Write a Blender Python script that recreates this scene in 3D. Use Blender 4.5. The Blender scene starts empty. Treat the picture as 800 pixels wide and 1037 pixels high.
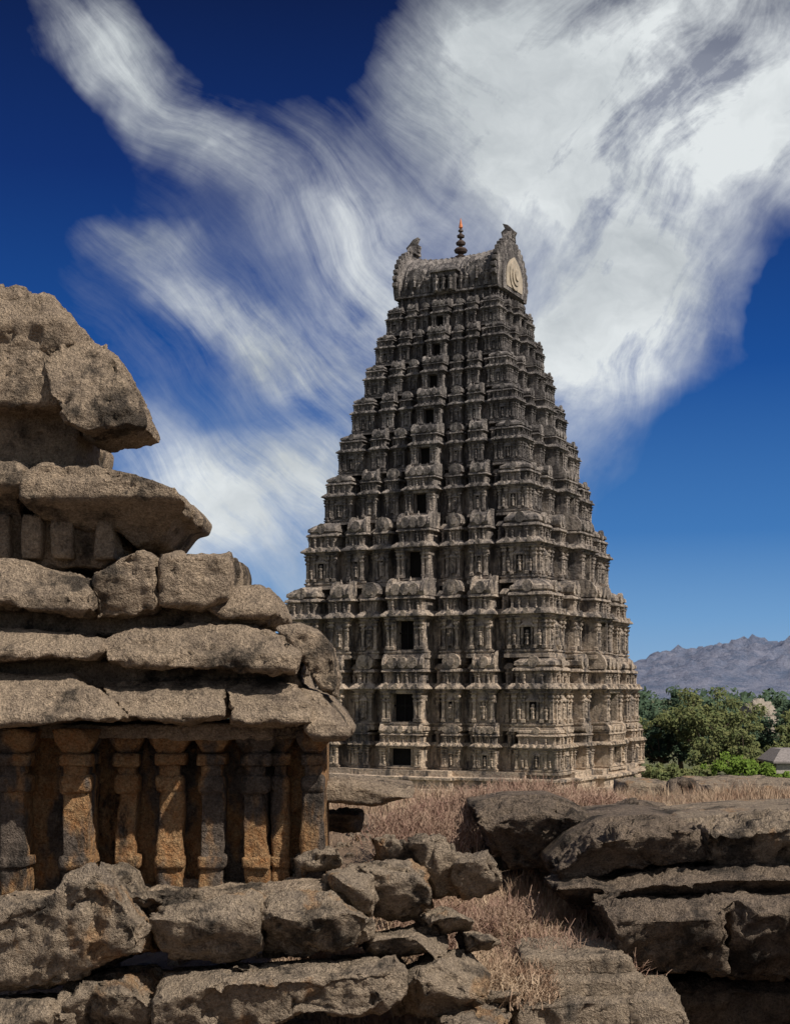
import bpy, math, random
import numpy as np
from mathutils import Vector, noise, Matrix
random.seed(7); rng=np.random.default_rng(7)
scene=bpy.context.scene
D=bpy.data
# ------------------------------------------------------------ helpers
def link(o,parent=None):
    scene.collection.objects.link(o)
    if parent: o.parent=parent
    return o
def empty(name):
    e=D.objects.new(name,None); scene.collection.objects.link(e); return e
def mesh_obj(name,verts,faces,mats,parent=None,smooth=False,midx=None):
    me=D.meshes.new(name); me.from_pydata([tuple(v) for v in verts],[],[tuple(f) for f in faces])
    for m in mats: me.materials.append(m)
    if midx is not None: me.polygons.foreach_set('material_index',np.array(midx,dtype=np.int32))
    if smooth: me.polygons.foreach_set('use_smooth',np.ones(len(me.polygons),dtype=bool))
    me.update()
    return link(D.objects.new(name,me),parent)
def from_px(bx,bz,d):
    "image pixel coordinates -> world x,z at depth d"
    return (bx-400)/1440*d,(700-bz)/1440*d
# ------------------------------------------------------------ materials
def newmat(name):
    m=D.materials.new(name); m.use_nodes=True; nt=m.node_tree
    return m,nt,nt.nodes['Principled BSDF']
class N:
    def __init__(s,nt): s.nt=nt
    def n(s,t,**k):
        x=s.nt.nodes.new(t)
        for a,b in k.items(): setattr(x,a,b)
        return x
    def l(s,a,b): s.nt.links.new(a,b)
    def val(s,sock,v):
        if hasattr(v,'is_output'): s.l(v,sock)
        else: sock.default_value=v
    def noise(s,vec,scale,detail=6,rough=.55,dist=0):
        x=s.n('ShaderNodeTexNoise'); x.inputs['Scale'].default_value=scale; x.inputs['Detail'].default_value=detail
        x.inputs['Roughness'].default_value=rough; x.inputs['Distortion'].default_value=dist
        if vec is not None: s.l(vec,x.inputs['Vector'])
        return x.outputs['Fac']
    def mr(s,v,a,b,c=0,d=1,smooth=False):
        x=s.n('ShaderNodeMapRange'); 
        if smooth: x.interpolation_type='SMOOTHSTEP'
        s.l(v,x.inputs[0])
        for i,q in zip((1,2,3,4),(a,b,c,d)): x.inputs[i].default_value=q
        return x.outputs[0]
    def mix(s,f,a,b,mode='MIX'):
        x=s.n('ShaderNodeMix',data_type='RGBA',blend_type=mode)
        s.val(x.inputs[0],f)
        for k,q in ((6,a),(7,b)):
            if isinstance(q,tuple): q=(*q,1) if len(q)==3 else q
            s.val(x.inputs[k],q)
        return x.outputs[2]
    def m(s,op,a,b=None,c=None,clamp=False):
        x=s.n('ShaderNodeMath',operation=op); x.use_clamp=clamp
        s.val(x.inputs[0],a)
        if b is not None: s.val(x.inputs[1],b)
        if c is not None: s.val(x.inputs[2],c)
        return x.outputs[0]
    def mapping(s,vec,scale=(1,1,1),rot=(0,0,0),loc=(0,0,0),typ='POINT'):
        x=s.n('ShaderNodeMapping',vector_type=typ); s.l(vec,x.inputs[0])
        x.inputs['Scale'].default_value=scale; x.inputs['Rotation'].default_value=rot; x.inputs['Location'].default_value=loc
        return x.outputs[0]
    def bump(s,h,dist,strength=1,prev=None):
        x=s.n('ShaderNodeBump'); x.inputs['Distance'].default_value=dist; x.inputs['Strength'].default_value=strength
        s.l(h,x.inputs['Height'])
        if prev is not None: s.l(prev,x.inputs['Normal'])
        return x.outputs[0]
def granite(name,ca,cb,dark=(.045,.04,.036),darkamt=(.50,.62),orange=0,fine=1.0,streak=False,omask=(.5,.56)):
    m,nt,b=newmat(name); g=N(nt)
    v=g.n('ShaderNodeTexCoord').outputs['Object']
    n2=g.noise(v,2.6,6,.68); n3=g.noise(v,38*fine,3,.75); n4=g.noise(v,9,5,.75)
    col=g.mix(g.mr(n2,.35,.65),ca,cb)
    col=g.mix(g.mr(n4,.45,.7,0,.6),col,tuple(min(1,x*1.4) for x in ca))
    if orange:
        vo=g.mapping(v,(1,1,.45),(0,0,0),(3,1,5))
        no=g.noise(vo,1.5,4,.6)
        f=g.mr(no,omask[0],omask[1],0,orange)
        col=g.mix(f,col,g.mix(g.mr(n4,.35,.65),(.42,.20,.08),(.52,.34,.18)))
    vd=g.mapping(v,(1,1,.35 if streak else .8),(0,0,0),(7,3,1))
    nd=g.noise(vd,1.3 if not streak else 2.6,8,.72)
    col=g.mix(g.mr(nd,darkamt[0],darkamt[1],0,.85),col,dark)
    col=g.mix(g.mr(n3,.3,.7,0,1),g.mix(1.0,col,(.5,.5,.5),'MULTIPLY'),g.mix(1.0,col,(1.4,1.4,1.4),'MULTIPLY'))
    g.l(col,b.inputs['Base Color']); b.inputs['Roughness'].default_value=.95
    b.inputs['Specular IOR Level'].default_value=.12
    h=g.m('ADD',g.m('MULTIPLY',n4,3.6),n3)
    g.l(g.bump(h,.055,1.0),b.inputs['Normal'])
    return m
M_ruin=granite('weathered_granite',(.47,.365,.265),(.30,.235,.18),darkamt=(.51,.61))
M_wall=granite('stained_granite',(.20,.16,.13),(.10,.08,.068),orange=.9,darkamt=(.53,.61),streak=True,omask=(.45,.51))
M_rock=granite('field_granite',(.43,.34,.25),(.26,.21,.165),orange=.6,darkamt=(.52,.61),omask=(.59,.65))
M_rockd=granite('dark_granite',(.29,.225,.17),(.15,.12,.098),darkamt=(.51,.61))
def towermat():
    m,nt,b=newmat('tower_stucco'); g=N(nt)
    v=g.n('ShaderNodeTexCoord').outputs['Object']
    sep=g.n('ShaderNodeSeparateXYZ'); g.l(v,sep.inputs[0])
    n1=g.noise(v,.3,5,.6); n2=g.noise(v,2.2,5,.7); vs=g.mapping(v,(1,1,.3)); n3=g.noise(vs,1.1,7,.75)
    hz=g.mr(sep.outputs['Z'],-8,26,0,1)
    ca=g.mix(hz,(.76,.60,.45),(.41,.37,.345)); cb=g.mix(hz,(.47,.37,.28),(.23,.21,.20))
    col=g.mix(g.mr(n2,.38,.62),ca,cb)
    hq=g.m('MULTIPLY',hz,.055)
    col=g.mix(g.mr(g.m('ADD',n3,hq),.51,.59,0,.87),col,(.085,.078,.078))
    col=g.mix(g.mr(g.m('ADD',n1,hq),.50,.66,0,.6),col,(.125,.115,.115))
    g.l(col,b.inputs['Base Color']); b.inputs['Roughness'].default_value=.95; b.inputs['Specular IOR Level'].default_value=.1
    g.l(g.bump(n2,.8,.9),b.inputs['Normal'])
    return m
M_tower=towermat()
def flat(name,c,rough=.9,c2=None,scale=5,metal=0):
    m,nt,b=newmat(name); g=N(nt)
    v=g.n('ShaderNodeTexCoord').outputs['Object']
    c2=c2 or tuple(x*.6 for x in c)
    g.l(g.mix(g.mr(g.noise(v,scale,3),.35,.65),c,c2),b.inputs['Base Color'])
    b.inputs['Roughness'].default_value=rough; b.inputs['Metallic'].default_value=metal
    b.inputs['Specular IOR Level'].default_value=.2
    return m
M_dark=flat('dark_interior',(.015,.013,.012))  # near-black colour stands in for shade inside openings; window bars share it
M_bronze=flat('dark_bronze',(.09,.065,.055),.5)
M_gold=flat('gilded_tip',(.75,.25,.10),.5)
M_grass=flat('dry_grass_blades',(.52,.40,.28),.9,(.30,.19,.13),2.2)
M_twig=flat('dry_twigs',(.26,.155,.12),.9,(.42,.30,.22),4.0)
M_bark=flat('bark',(.12,.09,.065))
def leafmat(name,a,b_):
    m,nt,b=newmat(name); g=N(nt)
    v=g.n('ShaderNodeTexCoord').outputs['Object']
    f=g.mr(g.noise(v,1.2,3),.35,.65)
    g.l(g.mix(f,a,b_),b.inputs['Base Color']); b.inputs['Roughness'].default_value=.8
    b.inputs['Specular IOR Level'].default_value=.15
    return m
M_leafA=leafmat('leaf_olive',(.15,.155,.06),(.08,.105,.04))
M_leafB=leafmat('leaf_green',(.13,.20,.03),(.08,.13,.02))
M_leafC=leafmat('leaf_dark',(.070,.105,.06),(.04,.07,.045))
# ------------------------------------------------------------ rocks
def rock(name,c,half,seed=0,rot=(0,0,0),r=.3,rough=.05,profile=None,cell=.05,chips=6,mat=None,parent=None,chipd=(.80,.98)):
    hx,hy,hz=half
    nx=max(4,min(110,int(2*hx/cell))); ny=max(4,min(50,int(2*hy/(cell*1.4)))); nz=max(4,min(60,int(2*hz/cell)))
    idx={}; P=[]; F=[]
    def vid(i,j,k):
        q=(i,j,k)
        t=idx.get(q)
        if t is None:
            t=len(P); idx[q]=t; P.append((i/nx*2-1,j/ny*2-1,k/nz*2-1))
        return t
    for i in range(nx):
        for j in range(ny):
            F.append((vid(i,j,nz),vid(i+1,j,nz),vid(i+1,j+1,nz),vid(i,j+1,nz)))
            F.append((vid(i,j,0),vid(i,j+1,0),vid(i+1,j+1,0),vid(i+1,j,0)))
    for i in range(nx):
        for k in range(nz):
            F.append((vid(i,0,k),vid(i+1,0,k),vid(i+1,0,k+1),vid(i,0,k+1)))
            F.append((vid(i,ny,k),vid(i,ny,k+1),vid(i+1,ny,k+1),vid(i+1,ny,k)))
    for j in range(ny):
        for k in range(nz):
            F.append((vid(0,j,k),vid(0,j,k+1),vid(0,j+1,k+1),vid(0,j+1,k)))
            F.append((vid(nx,j,k),vid(nx,j+1,k),vid(nx,j+1,k+1),vid(nx,j,k+1)))
    U=np.array(P); H=np.array(half)
    rr=r*min(half)
    A=U*H; inner=np.clip(A,-(H-rr),(H-rr)); dv=A-inner
    ln=np.linalg.norm(dv,axis=1,keepdims=True); nd=dv/np.maximum(ln,1e-9); A=inner+nd*rr
    rs=random.Random(seed*13+5)
    for _ in range(chips):
        n=np.array([rs.choice((-1,1))*rs.uniform(.2,1)/1,-rs.uniform(.1,1) if rs.random()<.8 else rs.uniform(.1,1),rs.choice((-1,1,1))*rs.uniform(.25,1)])
        n/=np.linalg.norm(n)
        w=n/H; w=w/np.linalg.norm(w)
        sup=np.max(A@w); d=sup*rs.uniform(*chipd)
        over=np.maximum(0,A@w-d)
        A=A-over[:,None]*w[None,:]*.92
    if profile:
        pt=[p[0] for p in profile]; po=[p[1] for p in profile]
        off=np.interp((A[:,2]/hz+1)/2,pt,po)
        A[:,0]*=(hx+off)/hx; A[:,1]*=(hy+off)/hy
    sx=seed*7.31; s3=Vector((sx,sx*.7,-sx))
    fr=noise.fractal
    for i in range(len(A)):
        p=Vector(A[i])+s3
        d=fr(p*1.3,1.0,2.0,3)*rough*1.5+fr(p*5.5,.9,2.1,3)*rough*.55
        dd=fr(p*1.1+Vector((9,9,9)),1,2,2)*rough
        A[i]+=nd[i]*d+np.array((dd,dd*.5,dd*.6))
    R=np.array(Matrix.Rotation(rot[2],3,'Z')@Matrix.Rotation(rot[1],3,'Y')@Matrix.Rotation(rot[0],3,'X'))
    A=A@R.T+np.array(c)
    return mesh_obj(name,A,F,[mat or M_ruin],parent,smooth=True)
def px_rock(name,img_x0,img_x1,img_y0,img_y1,d,depth,seed,**k):  # extents are image pixel coordinates, placed at depth d
    x0,z1=from_px(img_x0,img_y0,d); x1,z0=from_px(img_x1,img_y1,d)
    return rock(name,((x0+x1)/2,d+depth/2,(z0+z1)/2),((x1-x0)/2,depth/2,(z1-z0)/2),seed,**k)
def carve(name,poly,d,depth,seed,prof=None,rough=.03,vox=.036,mat=None,parent=None,bev=.04,cuts=0,cutd=(.75,.95),chip=1.0,yaw=0,low=.6,tilt=0):
    "weathered cut stone: outline extruded back from its front face, remeshed, chipped and eroded"
    P=[from_px(a,b,d) for a,b in poly]; n=len(P)
    cx=sum(p[0] for p in P)/n; cz=sum(p[1] for p in P)/n
    szx=max(abs(p[0]-cx) for p in P); szz=max(abs(p[1]-cz) for p in P)
    kx=max(.5,1-bev/szx); kz=max(.5,1-bev/szz)
    V=[(cx+(x-cx)*kx,d,cz+(z-cz)*kz) for x,z in P]+[(x,d+bev,z) for x,z in P]+[(x,d+depth,z) for x,z in P]
    F=[tuple(range(n)),tuple(range(3*n-1,2*n-1,-1))]
    for k in (0,1):
        for i in range(n):
            j=(i+1)%n; F.append((k*n+i,k*n+n+i,k*n+n+j,k*n+j))
    o=mesh_obj(name,V,F,[mat or M_ruin],None)
    md=o.modifiers.new('r','REMESH'); md.mode='VOXEL'; md.voxel_size=vox
    dg=bpy.context.evaluated_depsgraph_get()
    me=D.meshes.new_from_object(o.evaluated_get(dg)); o.modifiers.clear(); o.data=me
    if not me.materials: me.materials.append(mat or M_ruin)
    nv=len(me.vertices); A=np.empty(nv*3); me.vertices.foreach_get('co',A); A=A.reshape(-1,3)
    NR=np.empty(nv*3); me.vertex_normals.foreach_get('vector',NR); NR=NR.reshape(-1,3)
    zmin,zmax=A[:,2].min(),A[:,2].max()
    if prof:
        off=np.interp((A[:,2]-zmin)/(zmax-zmin),[p[0] for p in prof],[p[1] for p in prof])
        fall=np.clip(1-(A[:,1]-d)/min(depth,1.2),0,1)
        A[:,1]+=off*fall
    rs=random.Random(seed*17+3)
    C=np.array((cx,d+min(depth,1.4)/2,cz)); H=np.array((szx,min(depth,1.4)/2,szz))
    for _ in range(cuts):
        nn=np.array((rs.uniform(-1,1),-rs.uniform(.3,1),rs.uniform(-.6,1.2)))
        w=nn/H; w/=np.linalg.norm(w); dd=(A-C)@w; lim=dd.max()*rs.uniform(*cutd)
        A-=np.maximum(0,dd-lim)[:,None]*w[None,:]*.95
    if tilt: A[:,2]-=np.maximum(0,A[:,1]-d)*tilt
    if yaw:
        c_,s_=math.cos(yaw),math.sin(yaw); q=A[:,:2]-C[:2]
        A[:,0]=C[0]+q[:,0]*c_-q[:,1]*s_; A[:,1]=C[1]+q[:,0]*s_+q[:,1]*c_
    s3=Vector((seed*5.3,seed*2.7,-seed*3.1)); fr=noise.fractal
    for i in range(nv):
        if A[i,1]>d+1.5: continue
        p=Vector(A[i])+s3
        a=fr(p*1.4,1,2,2); b=fr(p*3.4+Vector((4,4,4)),.8,2.2,4); c=fr(p*13,.6,2.2,2)
        q=noise.cell(p*2.1+Vector((b,a,b))*.5)
        dv=a*rough*low+b*rough*.55+c*rough*.45+(q-.5)*rough*.75-max(0,min(.35,b-.18))*rough*4*chip-max(0,min(.3,a-.3))*rough*3*chip
        A[i]+=NR[i]*dv
    me.vertices.foreach_set('co',A.reshape(-1)); me.polygons.foreach_set('use_smooth',np.ones(len(me.polygons),dtype=bool)); me.update()
    if parent: o.parent=parent
    return o
shr=empty('ruined_shrine')
SL=[(0,.12),(.12,0),(.35,.0),(.45,.07),(1,.40)]
EV=[(0,.14),(.08,0),(.24,.0),(.32,.09),(.6,.22),(1,.60)]
UN=[(0,.62),(.2,.5),(.42,.2),(.52,.02),(.56,0),(.76,.0),(.80,.06),(1,.10)]
BL=[(0,.04),(.1,0),(.9,.0),(1,.06)]
CR=[(0,.0),(.2,.0),(.5,.18),(1,.55)]
i=0
for nm,poly,d,dep,prof,rg,ct in (
 ('crown_block',[(-80,268),(0,277),(20,280),(22,288),(48,292),(73,320),(76,345),(64,352),(62,372),(52,408),(0,400),(-80,395)],15.2,1.8,[(0,.3),(.3,.05),(.6,.0),(1,.35)],.045,2),
 ('crown_slab',[(-60,356),(40,352),(62,370),(70,400),(58,414),(-60,410)],15.05,1.7,BL,.04,0),
 ('crown_slab',[(32,352),(45,338),(72,327),(97,334),(113,360),(129,388),(143,415),(142,427),(110,434),(84,438),(66,430),(50,405)],14.75,1.5,CR,.035,2),
 ('crown_neck',[(-80,400),(62,408),(84,436),(80,462),(76,476),(-80,476)],15.5,1.8,BL,.03,0),
 ('upper_cornice',[(-80,460),(16,462),(25,470),(23,490),(13,503),(9,524),(-80,528)],14.85,2.0,UN,.03,0),
 ('upper_cornice',[(22,474),(40,465),(95,469),(150,482),(178,494),(189,508),(185,520),(172,523),(155,545),(125,550),(110,534),(60,530),(30,526),(18,503)],14.85,2.2,UN,.03,0),
 ('upper_recess',[(-80,515),(112,522),(122,556),(104,576),(-80,578)],15.4,2.0,BL,.03,0),
 ('tier_slab',[(-80,562),(0,560),(30,567),(85,582),(95,600),(95,620),(80,626),(0,617),(-80,614)],14.35,2.4,SL,.032,0),
 ('tier_slab',[(91,580),(118,559),(138,551),(157,562),(160,612),(150,622),(96,625)],14.5,2.2,BL,.035,2),
 ('tier_slab',[(160,560),(178,555),(190,561),(230,555),(234,570),(231,606),(200,618),(160,614)],14.55,2.2,BL,.035,2),
 ('tier_slab',[(214,592),(262,587),(275,600),(284,622),(268,632),(225,628),(207,616)],14.75,2.0,SL,.03,1),
 ('tier_gap',[(-80,605),(262,610),(262,645),(-80,645)],15.0,2.2,None,.03,0),
 ('mid_slab',[(-80,634),(0,632),(60,636),(100,646),(102,660),(90,668),(0,672),(-80,673)],14.2,2.4,SL,.03,0),
 ('mid_slab',[(97,645),(130,630),(180,627),(240,630),(285,642),(305,662),(300,682),(270,685),(180,678),(105,673)],14.35,2.4,SL,.035,0),
 ('kudu_stone',[(277,634),(300,630),(322,635),(338,654),(344,685),(340,708),(322,700),(305,668),(290,648)],14.7,1.0,BL,.03,1),
 ('mid_gap',[(-80,662),(296,668),(310,705),(-80,705)],14.85,2.4,None,.03,0),
 ('eave_slab',[(-80,677),(0,679),(60,680),(72,692),(100,702),(127,722),(123,732),(60,734),(0,738),(-80,740)],13.9,2.6,EV,.032,0),
 ('eave_slab',[(92,692),(150,686),(200,685),(224,692),(227,727),(180,735),(128,729),(105,712)],14.15,2.4,EV,.035,0),
 ('eave_slab',[(202,690),(262,683),(300,692),(316,712),(318,735),(290,739),(229,736),(226,700)],14.2,2.4,EV,.035,0),
 ('eave_slab',[(296,694),(325,702),(344,722),(356,742),(350,752),(318,753),(305,740)],14.3,2.2,SL,.03,1),
 ('eave_soffit',[(-80,730),(318,733),(318,750),(-80,750)],14.7,2.4,None,.02,0),
 ('base_ledge',[(-80,905),(200,902),(332,896),(338,915),(-80,930)],14.2,2.4,BL,.04,0),
 ('cella_wall',[(-100,735),(324,740),(324,925),(-100,925)],15.1,2.2,None,.035,0),
 ('cella_wall',[(-100,735),(88,735),(88,925),(-100,925)],14.85,2.2,None,.03,0)):
    i+=1
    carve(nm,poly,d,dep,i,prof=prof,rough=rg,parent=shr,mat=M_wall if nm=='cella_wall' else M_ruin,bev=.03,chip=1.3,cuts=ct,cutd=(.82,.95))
for i,a in enumerate((-10,22,52,96)):
    px_rock('recess_stub',a,a+20,520,566,15.25,.4,50+i,r=.15,rough=.02,parent=shr,cell=.035,chips=3)
def pilaster(bx,d,w,seed,top=738,bot=908):
    px_rock('pilaster_shaft',bx-w*.40,bx+w*.40,800,bot,d,.5,seed,r=.14,rough=.024,parent=shr,mat=M_wall,cell=.03,chips=3,chipd=(.86,.98))
    px_rock('pilaster_band',bx-w*.45,bx+w*.45,868,880,d-.03,.5,seed+5,r=.3,rough=.02,parent=shr,mat=M_wall,cell=.03,chips=1)
    px_rock('pilaster_bulb',bx-w*.46,bx+w*.46,785,804,d-.03,.5,seed+1,r=.5,rough=.015,parent=shr,mat=M_wall,cell=.03,chips=1)
    px_rock('pilaster_neck',bx-w*.33,bx+w*.33,774,788,d,.5,seed+2,r=.2,rough=.01,parent=shr,mat=M_wall,cell=.03,chips=0)
    px_rock('pilaster_disc',bx-w*.50,bx+w*.50,763,776,d-.05,.5,seed+3,r=.35,rough=.015,parent=shr,mat=M_wall,cell=.03,chips=1)
    px_rock('pilaster_capital',bx-w*.60,bx+w*.60,top,764,d-.07,.5,seed+4,r=.15,rough=.015,parent=shr,mat=M_wall,cell=.03,chips=2,profile=[(0,-.08),(.5,.0),(1,.03)])
for i,(bx,d,w) in enumerate(((14,14.55,34),(76,14.55,34),(128,14.9,27),(172,14.85,32),(214,14.83,30),(259,14.83,32),(284,14.98,22),(317,14.8,26))):
    pilaster(bx,d,w,100+i*6)
# ------------------------------------------------------------ fallen blocks, ledges
UB=[(0,.35),(.4,.1),(.75,.0),(1,.15)]
for i,(poly,d,dep,mt,ct,yw) in enumerate((
 ([(-40,915),(0,911),(48,908),(60,884),(95,872),(112,883),(120,905),(146,940),(145,970),(110,976),(75,995),(30,1008),(-40,1008)],13.3,1.6,0,3,0),
 ([(145,922),(165,910),(200,912),(245,900),(262,908),(264,965),(235,977),(165,976),(148,957)],13.5,1.2,0,3,0),
 ([(252,910),(290,898),(330,900),(350,918),(378,932),(380,956),(340,966),(300,974),(262,978)],13.5,1.2,0,4,.1),
 ([(328,886),(360,875),(378,888),(381,936),(350,932),(332,910)],14.0,.9,0,3,.2),
 ([(352,876),(385,872),(420,872),(436,888),(443,925),(400,933),(372,926),(370,897)],14.3,1.0,0,3,.15),
 ([(408,850),(440,841),(456,858),(477,882),(476,906),(440,914),(424,884)],14.9,.8,0,3,.3),
 ([(376,847),(395,841),(412,857),(426,887),(400,884),(380,870)],15.1,.7,0,3,.1),
 ([(452,864),(492,860),(508,887),(509,906),(470,912),(456,889)],14.8,.8,0,3,.2),
 ([(365,949),(420,939),(458,949),(457,966),(400,976),(362,967)],14.0,1.2,0,2,.1),
 ([(420,929),(455,919),(482,933),(480,946),(440,952)],14.3,1.0,0,2,.1),
 ([(150,992),(250,987),(330,981),(400,973),(413,989),(409,1012),(380,1032),(300,1034),(240,1065),(150,1065)],13.1,1.6,0,3,0),
 ([(395,994),(440,973),(480,969),(501,989),(499,1010),(470,1032),(400,1037)],13.8,1.1,0,3,.1),
 ([(-40,1016),(50,1014),(73,1027),(70,1080),(-40,1080)],13.2,1.4,0,2,0),
 ([(48,1004),(80,992),(140,988),(162,1003),(152,1065),(55,1065)],13.4,1.4,0,3,0),
 ([(440,1034),(480,1020),(522,1028),(522,1075),(440,1075)],13.7,1.2,0,3,.1),
 ([(292,866),(320,850),(340,857),(346,882),(300,893)],14.5,.7,0,3,.3),
 ([(118,907),(172,902),(170,928),(116,928)],14.0,.6,0,1,0),
 ([(316,793),(340,789),(421,797),(421,808),(378,818),(316,814)],16.6,2.2,1,0,0),
 ([(320,816),(368,818),(362,840),(320,842)],17.2,1.5,2,1,0),
 ([(400,905),(430,900),(425,935),(395,935)],14.5,.8,0,2,0),
 ([(470,945),(500,948),(505,965),(470,968)],14.3,.8,0,2,.2),
 ([(225,978),(262,980),(258,992),(228,992)],13.6,.8,0,2,.2),
 ([(415,940),(440,930),(445,955),(418,960)],14.5,.6,0,2,.3),
 ([(480,1000),(520,1004),(525,1026),(482,1024)],14.4,.8,0,2,.3),
 )):
    carve('fallen_stone_block',poly,d,dep,200+i,prof=BL if mt==1 else UB,rough=.05 if mt!=1 else .025,mat=(M_rock,M_ruin,M_rockd)[mt],bev=.05,cuts=ct+2,cutd=(.68,.92),chip=1.1,yaw=yw,vox=.036,tilt=.12 if mt!=1 else .03,low=.7)
# right-hand outcrop
UR=[(0,.5),(.35,.3),(.7,.1),(.85,.0),(1,.12)]
for i,(poly,d,dep,mt,ct,pf,rg) in enumerate((
 ([(478,822),(520,814),(570,813),(600,824),(608,840),(588,872),(560,892),(520,888),(498,862)],18.5,2.4,2,5,UR,.08),
 ([(565,887),(590,860),(625,840),(680,836),(722,842),(728,880),(640,888),(600,907),(575,907)],16.6,3.4,2,4,UR,.08),
 ([(716,842),(745,838),(800,833),(900,830),(900,887),(800,887),(722,882)],16.4,3.4,0,4,UR,.08),
 ([(598,914),(650,897),(720,886),(780,884),(900,886),(900,916),(700,918),(610,922)],16.0,3.0,2,2,UR,.05),
 ([(610,922),(700,917),(744,915),(748,1000),(700,1001),(640,986),(622,952)],15.3,2.6,2,4,UR,.06),
 ([(742,914),(900,911),(900,1006),(800,1004),(747,1001)],15.45,3.0,2,3,UR,.06),
 ([(520,988),(652,988),(656,1005),(640,1014),(525,1014)],14.9,1.4,0,0,BL,.03),
 ([(528,969),(600,966),(640,969),(646,984),(640,991),(528,991)],15.05,1.2,0,0,BL,.03),
 ([(522,1017),(640,1009),(692,1010),(702,1037),(706,1085),(522,1085)],14.6,1.8,0,2,BL,.05),
 ([(556,900),(600,892),(640,905),(636,925),(590,930)],16.4,1.3,2,2,UR,.06),
 ([(680,1000),(900,1000),(900,1110),(700,1110)],16.1,2.0,2,2,UR,.08),  # dark stone added to stand in for the shaded cavity under the ledge
 ([(610,832),(650,814),(690,820),(700,834),(650,842)],20,1.5,2,2,UB,.05),
 ([(900,950),(960,905),(1060,910),(1090,1130),(900,1130)],13.2,2.6,2,4,UB,.10))):  # unseen boulder, added outside the frame to shade the ground beside it
    carve('boulder' if mt==2 or i==2 else 'stone_step',poly,d,dep,300+i,prof=pf,rough=rg,mat=(M_rock,M_ruin,M_rockd)[mt],bev=.05 if mt==2 else .04,cuts=ct,cutd=(.78,.95),chip=1.1,vox=.05,low=.7)
# ------------------------------------------------------------ terrain
def sm(a,b,x):
    t=min(1,max(0,(x-a)/(b-a))); return t*t*(3-2*t)
def hgt(x,y):
    h=-3.75
    h+=2.0*(1-sm(3.5,8.5,math.hypot(x*.6,y)))
    h+=1.65*sm(14.5,22.5,y+.12*x)
    h-=1.3*sm(2.6,3.4,x)*sm(11,13.5,y)*(1-sm(16.2,17.5,y))*(1-sm(8,11,x))
    f=sm(26.5,70,math.hypot(x*.6,y))
    h=h*(1-f)+(-11.6)*f
    r=math.hypot(x,y)
    h+=noise.fractal(Vector((x*.5,y*.5,0)),1,2,4)*.2*(1-f)
    h+=noise.fractal(Vector((x*.01,y*.01,3)),1,2,3)*1.2*f*sm(250,600,r)
    return h
t=np.linspace(-1,1,281)
ax=np.sign(t)*(np.abs(t)*30+ (np.abs(t)**6)*7000)
ay=ax+14
V=[];F=[]
for y in ay:
    for x in ax: V.append((x,y,hgt(x,y)))
n=len(ax)
for j in range(n-1):
    for i in range(n-1):
        a=j*n+i; F.append((a,a+1,a+n+1,a+n))
m,nt,b=newmat('dry_earth'); g=N(nt)
v=g.n('ShaderNodeTexCoord').outputs['Object']
ln=g.n('ShaderNodeVectorMath',operation='LENGTH'); g.l(v,ln.inputs[0])
near=g.mix(g.mr(g.noise(v,1.4,6,.65),.35,.65),(.25,.18,.13),(.14,.10,.07))
far=g.mix(g.mr(g.noise(v,.03,6,.65),.35,.65),(.09,.11,.05),(.17,.16,.10))
g.l(g.mix(g.mr(ln.outputs['Value'],45,120),near,far),b.inputs['Base Color']); b.inputs['Roughness'].default_value=1
b.inputs['Specular IOR Level'].default_value=.1
g.l(g.bump(g.noise(v,9,5,.7),.12,.8),b.inputs['Normal'])
mesh_obj('terrain',V,F,[m],smooth=True)
# ------------------------------------------------------------ rubble
def lowrock(V,F,c,s,seed):
    rs=random.Random(seed); base=len(V)
    pts=[(-1,-1,-1),(1,-1,-1),(1,1,-1),(-1,1,-1),(-1,-1,1),(1,-1,1),(1,1,1),(-1,1,1)]
    a=rs.uniform(0,6.3); sx,sy,sz=s*rs.uniform(.6,1.3),s*rs.uniform(.6,1.2),s*rs.uniform(.35,.8)
    for p in pts:
        x,y,z=[q*rs.uniform(.6,1) for q in p]; x*=sx;y*=sy;z*=sz
        V.append((c[0]+x*math.cos(a)-y*math.sin(a),c[1]+x*math.sin(a)+y*math.cos(a),c[2]+z))
    for f in ((0,3,2,1),(4,5,6,7),(0,1,5,4),(1,2,6,5),(2,3,7,6),(3,0,4,7)): F.append(tuple(base+q for q in f))
V=[];F=[]
for i in range(1500):
    x=random.uniform(-4.5,7); y=random.uniform(12.5,24)
    lowrock(V,F,(x,y,hgt(x,y)+.01),random.choice((.03,.04,.06,.1,.16)),i)
ru=mesh_obj('rubble',V,F,[M_rock])
bv=ru.modifiers.new('b','BEVEL'); bv.width=.015; bv.segments=2
# ------------------------------------------------------------ dry grass
def blades(name,pts,mat,hmin,hmax,w,lean=.5,zoff=0):
    V=[];F=[]
    for (x,y,z) in pts:
        s_=.6+1.1*max(0,noise.noise(Vector((x*1.7,y*1.7,5)))+.35)
        h=random.uniform(hmin,hmax)*s_; a=random.uniform(0,6.283); l=random.uniform(.05,lean)*h; ww=w*random.uniform(.6,1.3)
        b=random.uniform(0,6.283); cx,cy=math.cos(b)*ww/2,math.sin(b)*ww/2; dx,dy=math.cos(a)*l,math.sin(a)*l
        k=len(V)
        V+= [(x-cx,y-cy,z-.03),(x+cx,y+cy,z-.03),(x+dx*.35+cx*.7,y+dy*.35+cy*.7,z+h*.6),(x+dx*.35-cx*.7,y+dy*.35-cy*.7,z+h*.6),(x+dx,y+dy,z+h)]
        F+= [(k,k+1,k+2,k+3),(k+3,k+2,k+4)]
    return mesh_obj(name,V,F,[mat])
pts=[]
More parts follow.
